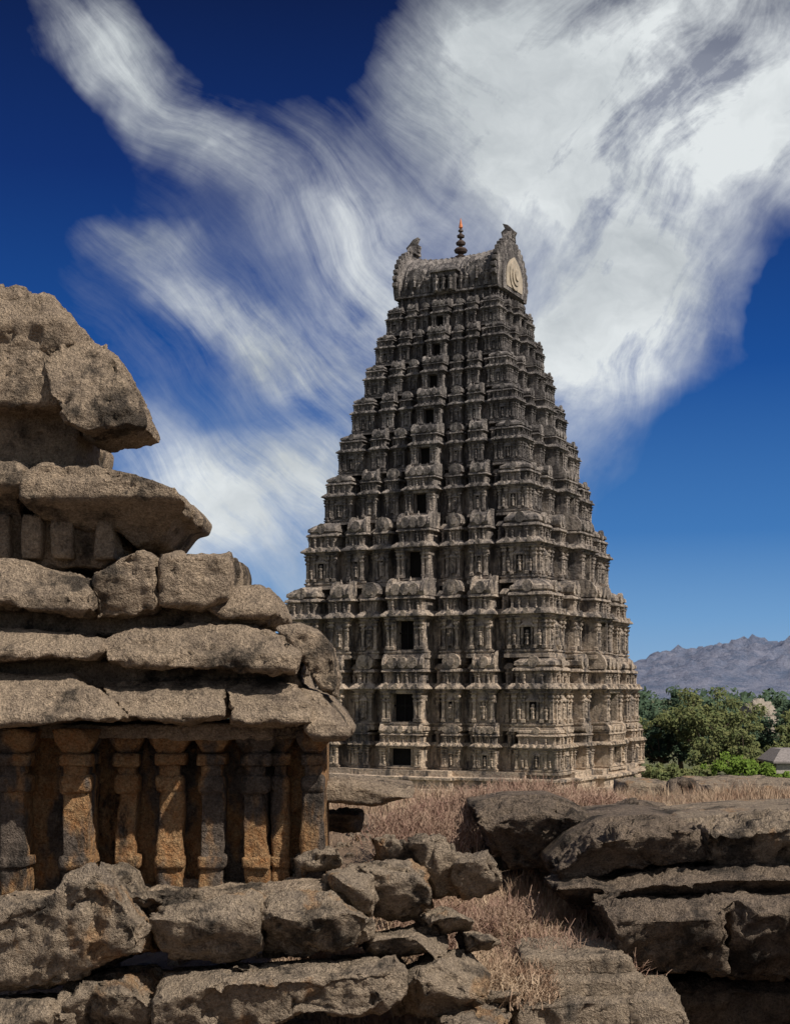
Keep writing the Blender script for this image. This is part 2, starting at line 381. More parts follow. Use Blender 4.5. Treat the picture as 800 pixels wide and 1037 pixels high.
def field(x0,x1,y0,y1,n,thr=0):
    for _ in range(n):
        x=random.uniform(x0,x1); y=random.uniform(y0,y1)
        if noise.noise(Vector((x*.9,y*.9,0)))+.25*random.random()>thr:
            pts.append((x,y,hgt(x,y)))
field(-2.5,9,18.5,28,42000,.0)
field(-1.5,3.0,14.0,19,24000,-.05)
field(3.5,13,21,30,14000,-.05)
field(-25,-2,20,34,8000,0)
blades('dry_grass',pts,M_grass,.06,.28,.011,1.0)
def tuft(name,x,y,z,n,r,h,mat=M_twig):
    V=[];F=[]
    for _ in range(n*2):
        a=random.uniform(0,6.283); ph=abs(random.gauss(0,.6)); L_=h*random.uniform(.3,1.0)
        px,py=x+random.gauss(0,r*.5),y+random.gauss(0,r*.5); pz=min(z,hgt(px,py)+.45)-.05+random.uniform(-.05,.05)
        dx,dy,dz=math.cos(a)*math.sin(ph),math.sin(a)*math.sin(ph),math.cos(ph)
        w=.0065
        for s in range(4):
            l=L_/4; qx,qy,qz=px+dx*l,py+dy*l,pz+dz*l
            k=len(V); V+=[(px-w,py,pz),(px+w,py,pz),(qx+w*.8,qy,qz),(qx-w*.8,qy,qz)]
            F.append((k,k+1,k+2,k+3))
            if s>0:
                for _q in range(2):
                    ex,ey,ez=random.gauss(0,.06),random.gauss(0,.06),random.uniform(-.01,.07)
                    k=len(V); V+=[(px-.005,py,pz),(px+.005,py,pz),(px+ex,py+ey,pz+ez)]; F.append((k,k+1,k+2))
            px,py,pz=qx,qy,qz; w*=.8
            dx+=random.uniform(-.5,.5);dy+=random.uniform(-.5,.5);dz+=random.uniform(-.4,.3)
            q=math.sqrt(dx*dx+dy*dy+dz*dz); dx/=q;dy/=q;dz/=q
    return mesh_obj(name,V,F,[mat])
for (bx,bz,d,n,r,h,mt) in ((505,965,15.2,600,.5,.42,M_grass),(485,925,15.6,500,.5,.45,M_grass),(530,1000,15.2,450,.4,.4,M_grass),(600,955,15.9,600,.45,.45,M_twig),(560,945,16,650,.5,.5,M_twig),
   (430,828,20,700,.7,.5,M_twig),(480,822,21,650,.7,.5,M_twig),(535,814,23,600,.6,.55,M_twig),(598,818,23,500,.6,.4,M_twig),(350,868,16.2,400,.5,.4,M_grass),(375,855,16.5,400,.5,.4,M_grass),
   (450,862,17,700,.6,.5,M_twig),(700,832,19,500,1.0,.3,M_twig),(770,832,19,500,1.0,.3,M_twig),(540,930,16.6,450,.5,.45,M_grass),(265,893,14.3,40,.1,.12,M_twig),(510,880,17,700,.5,.5,M_twig),(430,846,18,450,.7,.45,M_grass)):
    x,z=from_px(bx,bz,d); tuft('dry_shrub',x,d,z,n,r,h,mt)
# ------------------------------------------------------------ terrace wall
wl=empty('stone_wall')
k=0
for (a,b,c,e,d,dep) in ((632,677,793,850,40,2.5),(676,716,801,850,40,3),(717,830,796,850,41,5),(825,960,798,850,41,5),(960,1100,797,850,41,5),(655,700,797,804,41.5,3)):
    px_rock('wall_block',a,b,c,e,d,dep,400+k,r=.12,rough=.05,parent=wl,mat=M_rock,cell=.12,chips=2); k+=1
for (a,b,c,e) in ((678,694,792,812),(690,714,795,813),(684,706,789,800)):
    px_rock('dark_rock_heap',a,b,c,e,39.3,.8,420+k,r=.7,rough=.08,mat=M_rockd,cell=.08); k+=1
# ------------------------------------------------------------ tower
class MB:
    def __init__(s): s.V=[];s.F=[];s.M=[];s.mi=0
    def poly(s,f): s.F.append(f); s.M.append(s.mi)
    def pt(s,fr,a,d,z):
        ox,oy,tx,ty,nx,ny=fr; s.V.append((ox+a*tx+d*nx,oy+a*ty+d*ny,z))
    def stack(s,fr,s0,s1,d0,d1,prof):
        b=len(s.V)
        for p in prof:
            z,os=p[0],p[1]; on=p[2] if len(p)>2 else os
            s.pt(fr,s0-os,d0,z);s.pt(fr,s1+os,d0,z);s.pt(fr,s1+os,d1+on,z);s.pt(fr,s0-os,d1+on,z)
        for i in range(len(prof)-1):
            q=b+4*i
            for j in range(4):
                s.poly((q+j,q+(j+1)%4,q+4+(j+1)%4,q+4+j))
        s.poly((b,b+1,b+2,b+3)); q=b+4*(len(prof)-1); s.poly((q,q+1,q+2,q+3))
    def box(s,fr,s0,s1,d0,d1,z0,z1): s.stack(fr,s0,s1,d0,d1,[(z0,0),(z1,0)])
    def lathe(s,fr,a,d,z,prof,n=6):
        b=len(s.V)
        for (dz,r) in prof:
            for i in range(n):
                t=6.2832*i/n; s.pt(fr,a+r*math.cos(t),d+r*math.sin(t),z+dz)
        for k in range(len(prof)-1):
            for i in range(n):
                s.poly((b+k*n+i,b+k*n+(i+1)%n,b+(k+1)*n+(i+1)%n,b+(k+1)*n+i))
        s.poly(tuple(b+(len(prof)-1)*n+i for i in range(n)))
    def ext_n(s,fr,d0,d1,poly):
        b=len(s.V);n=len(poly)
        for d in (d0,d1):
            for (a,z) in poly: s.pt(fr,a,d,z)
        for i in range(n): s.poly((b+i,b+(i+1)%n,b+n+(i+1)%n,b+n+i))
        s.poly(tuple(b+i for i in range(n))); s.poly(tuple(b+n+i for i in range(n)))
    def ext_s(s,fr,s0,s1,poly):
        b=len(s.V);n=len(poly)
        for a in (s0,s1):
            for (d,z) in poly: s.pt(fr,a,d,z)
        for i in range(n): s.poly((b+i,b+(i+1)%n,b+n+(i+1)%n,b+n+i))
        s.poly(tuple(b+i for i in range(n))); s.poly(tuple(b+n+i for i in range(n)))
    def disc(s,fr,a,z,r,d0,d1,n=10,zs=1.1):
        s.ext_n(fr,d0,d1,[(a+r*math.sin(6.2832*i/n),z+r*zs*math.cos(6.2832*i/n)) for i in range(n)])
    def figure(s,fr,a,d,z,h):
        q=random.uniform(.85,1.15); h*=random.uniform(.85,1.12)
        s.lathe(fr,a,d,z,[(0,.17*h),(.3*h,.12*h*q),(.42*h,.17*h),(.55*h,.12*h),(.72*h,.2*h*q),(.79*h,.06*h),(.84*h,.11*h),(.95*h,.10*h),(h,.03*h)],5)
T=MB()
def pil(fr,s,d,z0,z1,w):
    h=z1-z0
    T.stack(fr,s-w/2,s+w/2,d-.05,d+w*.9,[(z0,w*.25),(z0+.1*h,w*.25),(z0+.12*h,0),(z0+.66*h,0),(z0+.68*h,w*.25),(z0+.73*h,w*.3),(z0+.75*h,0),(z0+.8*h,w*.05),(z0+.84*h,w*.42),(z0+.9*h,w*.42),(z0+.92*h,w*.1),(z1,w*.8)])
def kapota(fr,s0,s1,db,d1,z0,z1,o):
    h=z1-z0
    T.stack(fr,s0,s1,db,d1,[(z0,0),(z0+.05*h,o*.9),(z0+.15*h,o*1.1),(z0+.35*h,o*1.05),(z0+.6*h,o*.75),(z0+.8*h,o*.4),(z1,o*.25)])
    n=max(1,int((s1-s0)/(o*2.0)))
    for i in range(n):
        a=s0+(i+.5)*(s1-s0)/n
        T.disc(fr,a,z0+.55*h,h*.42,d1+o*.2,d1+o*1.15,7)
def bay(fr,s0,s1,p,z0,z1,kind,win=None):
    H=z1-z0; e=H/6.5; w=s1-s0; back=-2.2*e
    za=z0+.10*H; zb=z0+.50*H; zc=z0+.54*H; zd=z0+.63*H
    jit=random.uniform(-.06,.06)*e; p=p+jit
    T.stack(fr,s0,s1,back,p,[(z0-.02*H,.30*e),(z0+.025*H,.30*e),(z0+.03*H,.15*e),(z0+.05*H,.15*e),(z0+.06*H,.25*e),(z0+.08*H,.25*e),(z0+.085*H,.08*e),(za,.1*e)])
    pw=.20*e+.06
    if win:
        ww,wh,wz=win; c=(s0+s1)/2
        T.box(fr,s0,c-ww/2,back,p,za,zb); T.box(fr,c+ww/2,s1,back,p,za,zb)
        T.box(fr,c-ww/2,c+ww/2,back,p-.003,za,wz); 
        if wz+wh<zb: T.box(fr,c-ww/2,c+ww/2,back,p-.003,wz+wh,zb)
        T.mi=1; T.box(fr,c-ww/2-.02,c+ww/2+.02,back,p-.75*e-.15,wz-.02,min(zb,wz+wh+.02)); T.mi=0
        T.stack(fr,c-ww/2-.18*e,c-ww/2,p-.1,p+.15*e,[(wz,0),(wz+wh,0)]); T.stack(fr,c+ww/2,c+ww/2+.18*e,p-.1,p+.15*e,[(wz,0),(wz+wh,0)])
        T.stack(fr,c-ww/2-.2*e,c+ww/2+.2*e,p-.1,p+.15*e,[(wz+wh,0),(wz+wh+.02*H,.12*e),(wz+wh+.035*H,.12*e)])
        if wh>2.55: 
            T.mi=1; T.box(fr,c-.05,c+.05,p-.6*e,p-.5*e,wz,wz+wh); T.box(fr,c-ww/2,c+ww/2,p-.6*e,p-.52*e,wz+wh*.55,wz+wh*.60); T.mi=0
        ps=[s0+pw*.6,s0+pw*2.3,s1-pw*2.3,s1-pw*.6]
        for q in ((s0+c-ww/2)/2,(s1+c+ww/2)/2):
            if (c-ww/2-s0)>1.0*e: T.figure(fr,q+random.uniform(-.05,.05),p+.12*e,za+.05*H,.24*H)
    else:
        T.box(fr,s0,s1,back,p,za,zb)
        if kind=='rec':
            ps=[(s0+s1)/2]
            if w>1.2*e: T.figure(fr,s0+w*.2,.15*e,za,.26*H); T.figure(fr,s1-w*.2,.15*e,za,.26*H)
        else:
            ps=[s0+pw*.6,s1-pw*.6]
            if w>2.0*e: ps+=[s0+w*.27,s1-w*.27]
            c=(s0+s1)/2; nw=min(.9*e,w*.3)
            T.mi=1; T.box(fr,c-nw*.38,c+nw*.38,p-.02,p+.02,za+.05*H,zb-.12*H); T.mi=0  # niche is a flat near-black panel, its shade put into the colour
            T.box(fr,c-nw*.55,c-nw*.38,p-.02,p+.22*e,za+.03*H,zb-.12*H); T.box(fr,c+nw*.38,c+nw*.55,p-.02,p+.22*e,za+.03*H,zb-.12*H)
            T.stack(fr,c-nw*.55,c+nw*.55,p-.02,p+.2*e,[(zb-.12*H,.08*e),(zb-.10*H,.12*e),(zb-.07*H,-.05*e),(zb-.03*H,-.2*e)])
            T.figure(fr,c,p+.12*e,za+.05*H,.22*H)
            if w>2.4*e:
                T.figure(fr,s0+w*.17,p+.15*e,za+.04*H,.2*H); T.figure(fr,s1-w*.17,p+.15*e,za+.04*H,.2*H)
    for q in ps: pil(fr,q,p,za,zb,pw)
    T.stack(fr,s0,s1,back,p,[(zb,.12*e),(zb+.015*H,.12*e),(zb+.02*H,.22*e),(zc,.25*e)])
    kapota(fr,s0,s1,back,p,zc,zd,(.48 if kind!='rec' else .3)*e)
    z=zd; h=z1-zd
    if kind=='kuta':
        i=.06*w
        T.box(fr,s0+i,s1-i,back,p-.1*e,z,z+.42*h)
        for q in (s0+i+pw*.5,s1-i-pw*.5,(s0+s1)/2): pil(fr,q,p-.1*e,z,z+.4*h,pw*.75)
        for q in (.28,.72): T.figure(fr,s0+w*q,p+.05*e,z,.42*h)
        T.stack(fr,s0+i,s1-i,back,p-.1*e,[(z+.42*h,.1*e),(z+.46*h,.28*e),(z+.54*h,.22*e),(z+.58*h,0),(z+.62*h,-.02*e),(z+.66*h,.15*e),(z+.78*h,.12*e),(z+.92*h,-.1*w),(z+1.03*h,-.25*w),(z+1.12*h,-.42*w)])
        c=(s0+s1)/2; T.disc(fr,c,z+.78*h,.2*h,p-.2*e,p+.16*e,9)
        T.lathe(fr,c,(p+back)/2+.3*e,z+1.1*h,[(0,.12*e),(.1*e,.2*e),(.25*e,.12*e),(.55*e,.02*e)],6)
    elif kind in('sala','panj'):
        i=.04*w
        T.box(fr,s0+i,s1-i,back,p-.12*e,z,z+.40*h)
        n=max(2,int(w/(.8*e)))
        for q in range(n+1): pil(fr,s0+i+pw*.5+(w-2*i-pw)*q/n,p-.12*e,z,z+.38*h,pw*.7)
        for q in range(n): 
            if random.random()<.8: T.figure(fr,s0+i+(w-2*i)*(q+.5)/n,p+.02*e,z,.42*h)
        T.stack(fr,s0+i,s1-i,back,p-.12*e,[(z+.40*h,.08*e),(z+.44*h,.3*e),(z+.52*h,.22*e),(z+.56*h,0)])
        if kind=='sala':
            T.ext_s(fr,s0+i*.5,s1-i*.5,[(back,z+.56*h),(p+.0*e,z+.56*h),(p+.12*e,z+.68*h),(p+.02*e,z+.85*h),(p-.3*e,z+1.0*h),(p-.8*e,z+1.1*h),(back,z+1.1*h)])
            for u0,u1 in ((s0-.02*w,s0+.06*w),(s1-.06*w,s1+.02*w)):
                T.ext_s(fr,u0,u1,[(back,z+.56*h),(p+.08*e,z+.56*h),(p+.22*e,z+.7*h),(p+.08*e,z+.92*h),(p-.3*e,z+1.12*h),(p-.8*e,z+1.22*h),(back,z+1.2*h)])
            for q in ([.5] if w<3.2*e else [.25,.5,.75]):
                T.disc(fr,s0+w*q,z+.78*h,.2*h,p-.5*e,p+.22*e,9)
            n=max(2,int(w/(.9*e)))
            for q in range(n): T.lathe(fr,s0+w*(q+.5)/n,p-1.0*e,z+1.08*h,[(0,.1*e),(.1*e,.17*e),(.22*e,.1*e),(.5*e,.01)],5)
        else:
            c=(s0+s1)/2
            T.ext_n(fr,back,p+.1*e,[(c+w*.52*math.sin(t)*(1 if abs(t)<2.2 else .8),z+.78*h+.34*h*math.cos(t)) for t in np.linspace(-2.3,2.3,11)])
            T.disc(fr,c,z+.8*h,.16*h,p,p+.2*e,8)
    else:
        T.box(fr,s0,s1,back,p-.25*e,z,z+.5*h)
        T.stack(fr,s0,s1,back,p-.25*e,[(z+.5*h,.05*e),(z+.55*h,.2*e),(z+.65*h,.1*e),(z+.75*h,-.05*e)])
        T.figure(fr,(s0+s1)/2,p+.05*e,z,.5*h)
def tier(a,b,z0,z1,wide,win):
    H=z1-z0; e=H/6.5
    T.box((0,0,1,0,0,-1),-a,a,-b,b,z0-.01,z0+.63*H)
    T.box((0,0,1,0,0,-1),-a+1.9*e,a-1.9*e,-b+1.9*e,b-1.9*e,z0+.62*H,z1+.02)
    for fi,(half,off,fr) in enumerate(((a,b,(0,-b,1,0,0,-1)),(b,a,(a,0,0,1,1,0)),(a,b,(0,b,-1,0,0,1)),(b,a,(-a,0,0,-1,-1,0)))):
        broad=fi%2==0
        lay=[(0,.15,1.9,'sala'),(.185,.235,.0,'rec'),(.27,.40,.95,'panj'),(.435,.475,0,'rec'),(.505,.66,1.25,'sala'),(.70,.745,0,'rec'),(.79,1.0,1.0,'kuta')] if broad else \
            [(0,.21,2.3,'sala'),(.25,.31,.0,'rec'),(.35,.52,1.2,'panj'),(.57,.67,-.1,'rec'),(.73,1.0,1.0,'kuta')]
        s=min(1.0,a/12)
        for (f0,f1,p,kd) in lay:
            p=p*s
            if f0==0:
                bay(fr,-f1*half,f1*half,p,z0,z1,'sala',win=win)
            else:
                ex=1.0*s if (kd=='kuta') else 0
                if kd=='kuta' and not broad: ex-=.02
                bay(fr,f0*half,f1*half+ex,p,z0,z1,kd); bay(fr,-f1*half-ex,-f0*half,p,z0,z1,kd)
Z=[(700-q)/10 for q in (668,599,535,486,445,408,375,344,316)]
AB=[(12.4,10.3),(10.95,8.8),(9.7,7.6),(8.75,6.85),(7.8,6.1),(6.95,5.35),(6.15,4.65),(5.45,3.95)]
FR0=(0,0,1,0,0,-1)
def base_plinth(a,b):
    prof=[(-12.5,1.9),(-10.2,1.9),(-10.1,1.5),(-9.5,1.5),(-9.3,1.7),(-9.0,1.7),(-8.9,1.1),(-8.2,1.1),(-8.1,1.35),(-7.9,1.35),(-7.8,.8),(-7.3,.8)]
    for (fx,fy,pp) in ((1,1,0),(.80,1,.6),(.3,1,1.6),(1,.75,.6),(1,.3,1.4)):
        b0=len(T.V)
        for z,o in prof:
            X=a*fx+o+ (pp if fx==1 and fy<1 else 0); Y=b*fy+o+(pp if fy==1 and fx<1 else 0)
            z=z+ (0.01*(1+fx) if fx<1 else -.01*(1+fy) if fy<1 else 0)
            for q in ((-X,-Y),(X,-Y),(X,Y),(-X,Y)): T.V.append((q[0],q[1],z))
        for i in range(len(prof)-1):
            for j in range(4): T.poly((b0+4*i+j,b0+4*i+(j+1)%4,b0+4*i+4+(j+1)%4,b0+4*i+4+j))
        q=b0+4*(len(prof)-1); T.poly((q,q+1,q+2,q+3))
base_plinth(13.9,11.4)
tier(13.8,11.3,-7.4,-3.2,0,(2.2,1.6,-6.9))
tier(13.3,10.9,-3.5,3.2,0,(2.3,2.6,-2.85))
wd=[(1.8,2.75),(1.65,2.5),(1.35,1.9),(1.2,1.6),(1.1,1.42),(1.0,1.25),(.9,1.15),(.85,1.0)]
for i in range(8):
    z0,z1=Z[i],Z[i+1]; H=z1-z0; a,b=AB[i]
    ww,wh=wd[i]; wz=z0+.10*H
    tier(a,b,z0,z1,0,(ww,min(wh,.39*H),wz))
# crowning barrel roof
zr=Z[8]
T.box(FR0,-5.0,5.0,-3.3,3.3,zr-.3,zr+1.0)
for fr,hl in (((0,-3.3,1,0,0,-1),5.0),((5.0,0,0,1,1,0),3.3),((0,3.3,-1,0,0,1),5.0),((-5,0,0,-1,-1,0),3.3)):
    for q in np.linspace(-hl+.3,hl-.3,int(hl*2.6)): T.figure(fr,q,.25,zr+.05,.95)
    T.stack(fr,-hl,hl,-1,.0,[(zr+.9,.1),(zr+1.0,.45),(zr+1.2,.4),(zr+1.35,.1)])
def sect(x,s=1):
    u=abs(x)/5.4; hh=4.1+.75*u**3; B=3.1*s
    o=[]
    for t in np.linspace(-1,1,23):
        an=t*1.95
        y=math.sin(an)*B*1.08; z=(math.cos(an)-math.cos(1.95))/(1-math.cos(1.95))*hh*s
        z+= .35*max(0,1-abs(t)*6)
        o.append((y,zr+1.1+z))
    return o
xs=np.linspace(-5.3,5.3,37); b0=len(T.V); ns=23
for i,x in enumerate(xs):
    for (y,z) in sect(x,1+(.03 if i%2 else -.02)): T.V.append((x,y,z))
for i in range(len(xs)-1):
    for j in range(ns-1): q=b0+i*ns+j; T.poly((q,q+1,q+ns+1,q+ns))
T.poly(tuple(b0+j for j in range(ns))); T.poly(tuple(b0+(len(xs)-1)*ns+j for j in range(ns)))
for sg in (1,-1):
    fr=(sg*5.2,0,0,sg,sg,0)
    sc=[(y*1.16,zr+1.0+(z-zr-1.1)*1.10) for (y,z) in sect(5.4)]
    T.ext_n(fr,-.25,.35,sc)
    sc2=[(y*.86,zr+1.1+(z-zr-1.1)*.86) for (y,z) in sect(5.4)]
    T.ext_n(fr,.3,.5,sc2)
    T.mi=2
    T.ext_n(fr,.5,.56,[(y*.62,zr+1.5+(z-zr-1.1)*.62) for (y,z) in sect(5.4)])
    for k_ in range(3): T.disc(fr,0,zr+2.9,1.35-.42*k_,.5,.66+.12*k_,16)
    T.mi=0
    for j,(y,z) in enumerate(sc):
        if 1<j<21: T.disc(fr,y*1.03,z+.05,.27,-.15,.28,6)
    zt=sc[11][1]-.3
    T.ext_n(fr,-.5,.4,[(-.75,zt),(.75,zt),(.6,zt+.5),(.45,zt+.8),(.2,zt+1.0),(-.2,zt+1.0),(-.45,zt+.8),(-.6,zt+.5)])
    T.ext_s(fr,-.32,.32,[(-.6,zt+.3),(.45,zt+.3),(.7,zt+.8),(.35,zt+1.1),(-.05,zt+1.55),(-.6,zt+1.75),(-.35,zt+1.2),(-.75,zt+.9)])
for fr in ((0,-3.25,1,0,0,-1),(0,3.25,-1,0,0,1)):
    T.stack(fr,-1.2,1.2,-1,.75,[(zr+1.1,0),(zr+3.0,0),(zr+3.05,.25),(zr+3.3,.2),(zr+3.7,-.3),(zr+4.1,-.8)])
    T.mi=1; T.box(fr,-.45,.45,.7,.77,zr+1.4,zr+2.6); T.mi=0
    for q in (-.75,.75,0): T.figure(fr,q,.85,zr+1.2,1.5)
    for q in (-4.3,-3.6,-2.9,-2.2,-1.6,1.6,2.2,2.9,3.6,4.3):
        T.figure(fr,q,.25,zr+1.3,1.5)
        T.figure(fr,q+.3,-.05,zr+2.9,1.0)
    for q in (-3.3,3.3):
        for rr_,dd_ in ((1.15,.12),(.85,.25),(.5,.36)): T.disc(fr,q,zr+2.7,rr_,-.9,dd_,14)
        T.figure(fr,q,.45,zr+2.0,1.2)
    for q in np.linspace(-4.6,4.6,16): T.disc(fr,q,zr+1.5,.3,-.2,.25,7)
for q in np.linspace(-4,4,9):
    if abs(q)>.8: T.lathe(FR0,q,0,zr+5.25,[(0,.15),(.15,.22),(.3,.1),(.5,.02)],6)
tw=empty('temple_tower')
M_cream=flat('pale_stucco',(.46,.39,.31),.9,(.30,.26,.21),1.5)
mesh_obj('carved_storeys',T.V,T.F,[M_tower,M_dark,M_cream],tw,midx=T.M)
Fm=MB(); zt=zr+5.2
Fm.box(FR0,-.75,.75,-.6,.6,zt-.5,zt+.25)
Fm.lathe(FR0,0,0,zt+.2,[(0,.55),(.2,.6),(.35,.3),(.5,.25),(.62,.6),(.85,.68),(1.05,.5),(1.15,.2),(1.3,.18),(1.4,.45),(1.6,.5),(1.8,.3),(1.9,.13),(2.1,.13),(2.15,.36),(2.35,.38),(2.5,.14),(2.7,.1),(2.75,.26),(2.9,.24),(3.0,.08)],12)
Fm.mi=1
Fm.lathe(FR0,0,0,zt+3.2,[(0,.08),(.15,.2),(.4,.16),(.8,.08),(1.1,.02)],10)
mesh_obj('finial',Fm.V,Fm.F,[M_bronze,M_gold],tw,midx=Fm.M)
SC=1.083
tw.location=(7.2,156,0); tw.rotation_euler=(0,0,math.radians(-27)); tw.scale=(SC*1.02,SC*1.02,SC)
# ------------------------------------------------------------ trees
def tube(V,F,p,q,r0,r1,n=6):
    p=Vector(p);q=Vector(q);d=(q-p).normalized(); u=d.orthogonal().normalized(); w=d.cross(u); b=len(V)
    for c,r in ((p,r0),(q,r1)):
        for i in range(n):
            t=6.2832*i/n; V.append(tuple(c+u*r*math.cos(t)+w*r*math.sin(t)))
    for i in range(n): F.append((b+i,b+(i+1)%n,b+n+(i+1)%n,b+n+i))
def leaves(centres,rad,n,size,V,F):
    for _ in range(n):
        c=random.choice(centres); r=c[3]
        v=Vector((random.gauss(0,1),random.gauss(0,1),random.gauss(0,1))).normalized()*r*random.random()**.4
        p=Vector(c[:3])+Vector((v.x,v.y,v.z*.75))
        a=Vector((random.gauss(0,1),random.gauss(0,1),random.gauss(0,1))).normalized(); b=a.orthogonal().normalized()
        s=size*random.uniform(.5,1.3); k=len(V)
        V+= [tuple(p+a*s),tuple(p+b*s*.6),tuple(p-a*s),tuple(p-b*s*.6)]; F.append((k,k+1,k+2,k+3))
def tree(x,y,h,cr,mat,seed,n=7000,size=.3):
    random.seed(seed); z=hgt(x,y)-.3
    e=empty('broadleaf_tree'); V=[];F=[]; p=Vector((x,y,z)); q=p+Vector((random.uniform(-.5,.5),0,h*.35)); tube(V,F,p,q,h*.03,h*.02,8)
    C=[]
    for i in range(16):
        a=random.uniform(0,6.28); rr=cr*random.uniform(.25,.85); t=q+Vector((math.cos(a)*rr,math.sin(a)*rr,h*random.uniform(-.05,.52)*(1-.35*rr/cr)))
        mid=(q+t)/2+Vector((0,0,-.05*h)); tube(V,F,q,mid,h*.012,h*.008); tube(V,F,mid,t,h*.008,h*.003)
        C.append((t.x,t.y,t.z,cr*random.uniform(.18,.36)))
        for _ in range(3):
            s=t+Vector((random.gauss(0,1),random.gauss(0,1),random.gauss(0,.7)))*cr*.28; tube(V,F,t,s,h*.004,h*.002,4)
            C.append((s.x,s.y,s.z,cr*random.uniform(.1,.22)))
    mesh_obj('trunk_and_limbs',V,F,[M_bark],e)
    V=[];F=[]; leaves(C,0,n,size,V,F); mesh_obj('crown',V,F,[mat],e)
def at(bx,d): return (bx-400)/1440*d  # image pixel column -> world x at depth d
for i,(bx,d,h,cr,mt,n,s) in enumerate(((715,168,12.6,6.0,M_leafA,10000,.22),(742,160,9.0,4.2,M_leafA,7000,.2),(752,150,5.6,3.6,M_leafB,6000,.2),(690,185,14.0,5.5,M_leafC,8000,.26),
   (792,190,13,5.0,M_leafC,8000,.26),(672,172,10,4.0,M_leafC,5000,.24),(806,165,7.5,3.6,M_leafA,5000,.22),(835,175,11,5.5,M_leafA,6000,.28),(880,185,12,6,M_leafC,6000,.3),(640,210,13,6,M_leafC,5000,.3),
   (560,215,11,6,M_leafC,4000,.3),(250,190,11,6,M_leafC,4000,.3),(190,180,12,6,M_leafA,4000,.3),(710,150,4.2,3.0,M_leafA,3500,.2),(780,148,3.4,2.4,M_leafB,3500,.2),(680,152,4.5,3,M_leafA,3500,.2))):
    tree(at(bx,d),d,h,cr,mt,500+i,n,s)
random.seed(3)
V=[];F=[];C=[]
for i in range(520):
    a=random.uniform(-.9,.9); r=random.uniform(260,620); x=math.sin(a)*r; y=math.cos(a)*r
    C.append((x,y,hgt(x,y)+random.uniform(4,9.5),random.uniform(4,6.5)))
leaves(C,0,60000,.8,V,F); mesh_obj('distant_trees',V,F,[M_leafC])
M_pale=granite('pale_granite',(.40,.35,.29),(.32,.28,.24),darkamt=(.6,.75))
rock('boulder',(at(767,215),215,-6.5),(2.6,2.6,5.2),77,r=.95,rough=.4,cell=.3,mat=M_pale,chips=2)
hs=empty('village_house'); hb=MB(); x0=at(800,150)
hb.stack(FR0,x0-1.5,x0+7,-156,-150,[(-12,0),(-7.6,0)]); hb.mi=1
hb.stack(FR0,x0-1.9,x0+7.4,-156.4,-149.6,[(-7.6,0),(-7.4,0),(-6.2,-1.5,-2.8)]); hb.mi=2
hb.box(FR0,x0+.2,x0+1.2,-150.3,-149.95,-10.2,-8.8); hb.box(FR0,x0+3,x0+4,-150.3,-149.95,-12,-9.4)
mesh_obj('walls_and_roof',hb.V,hb.F,[flat('limewash',(.5,.46,.40)),flat('weathered_roof',(.28,.25,.24)),M_dark],hs,midx=hb.M)
# ------------------------------------------------------------ hills
V=[];F=[]
nu,nv=800,50
for j in range(nv+1):
    for i in range(nu+1):
        a=-1.0+2.2*i/nu; t=j/nv; r=1900+t*1500
        x=math.sin(a)*r; y=math.cos(a)*r
        env=math.sin(t*math.pi)
        hh=88*sm(.12,.28,a)+22*sm(-.2,.1,a)+38*sm(-.25,-.6,a)
        hh*=(.8+.35*noise.noise(Vector((a*9,0,4))))
        p=Vector((x*.006,y*.006,1))
        nz=noise.fractal(p,.7,2.1,7)
        nz2=abs(noise.fractal(p*4.2,.5,2.1,5))
        z=-14+env*(hh+16+nz*22+nz2*15)
        V.append((x,y,z))
for j in range(nv):
    for i in range(nu):
        a=j*(nu+1)+i; F.append((a,a+1,a+nu+2,a+nu+1))
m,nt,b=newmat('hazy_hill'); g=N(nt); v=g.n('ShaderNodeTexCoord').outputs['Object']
c=g.mix(g.mr(g.noise(v,.025,9,.78),.40,.60),(.13,.165,.25),(.25,.265,.345))  # distance haze painted into the base colour as bluish tones
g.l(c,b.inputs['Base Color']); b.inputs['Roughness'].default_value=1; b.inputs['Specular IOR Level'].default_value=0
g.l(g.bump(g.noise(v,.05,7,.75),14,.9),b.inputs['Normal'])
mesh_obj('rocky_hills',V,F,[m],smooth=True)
# ------------------------------------------------------------ light
SUN_AZ=(.80,-.60); EL=math.radians(47)
sd=Vector((SUN_AZ[0]*math.cos(EL),SUN_AZ[1]*math.cos(EL),math.sin(EL))).normalized()
su=D.lights.new('sun','SUN'); su.energy=5.0; su.angle=math.radians(.53); su.color=(1,.92,.81)
so=link(D.objects.new('sun',su)); so.rotation_euler=sd.to_track_quat('Z','Y').to_euler(); so.location=(20,-20,40)
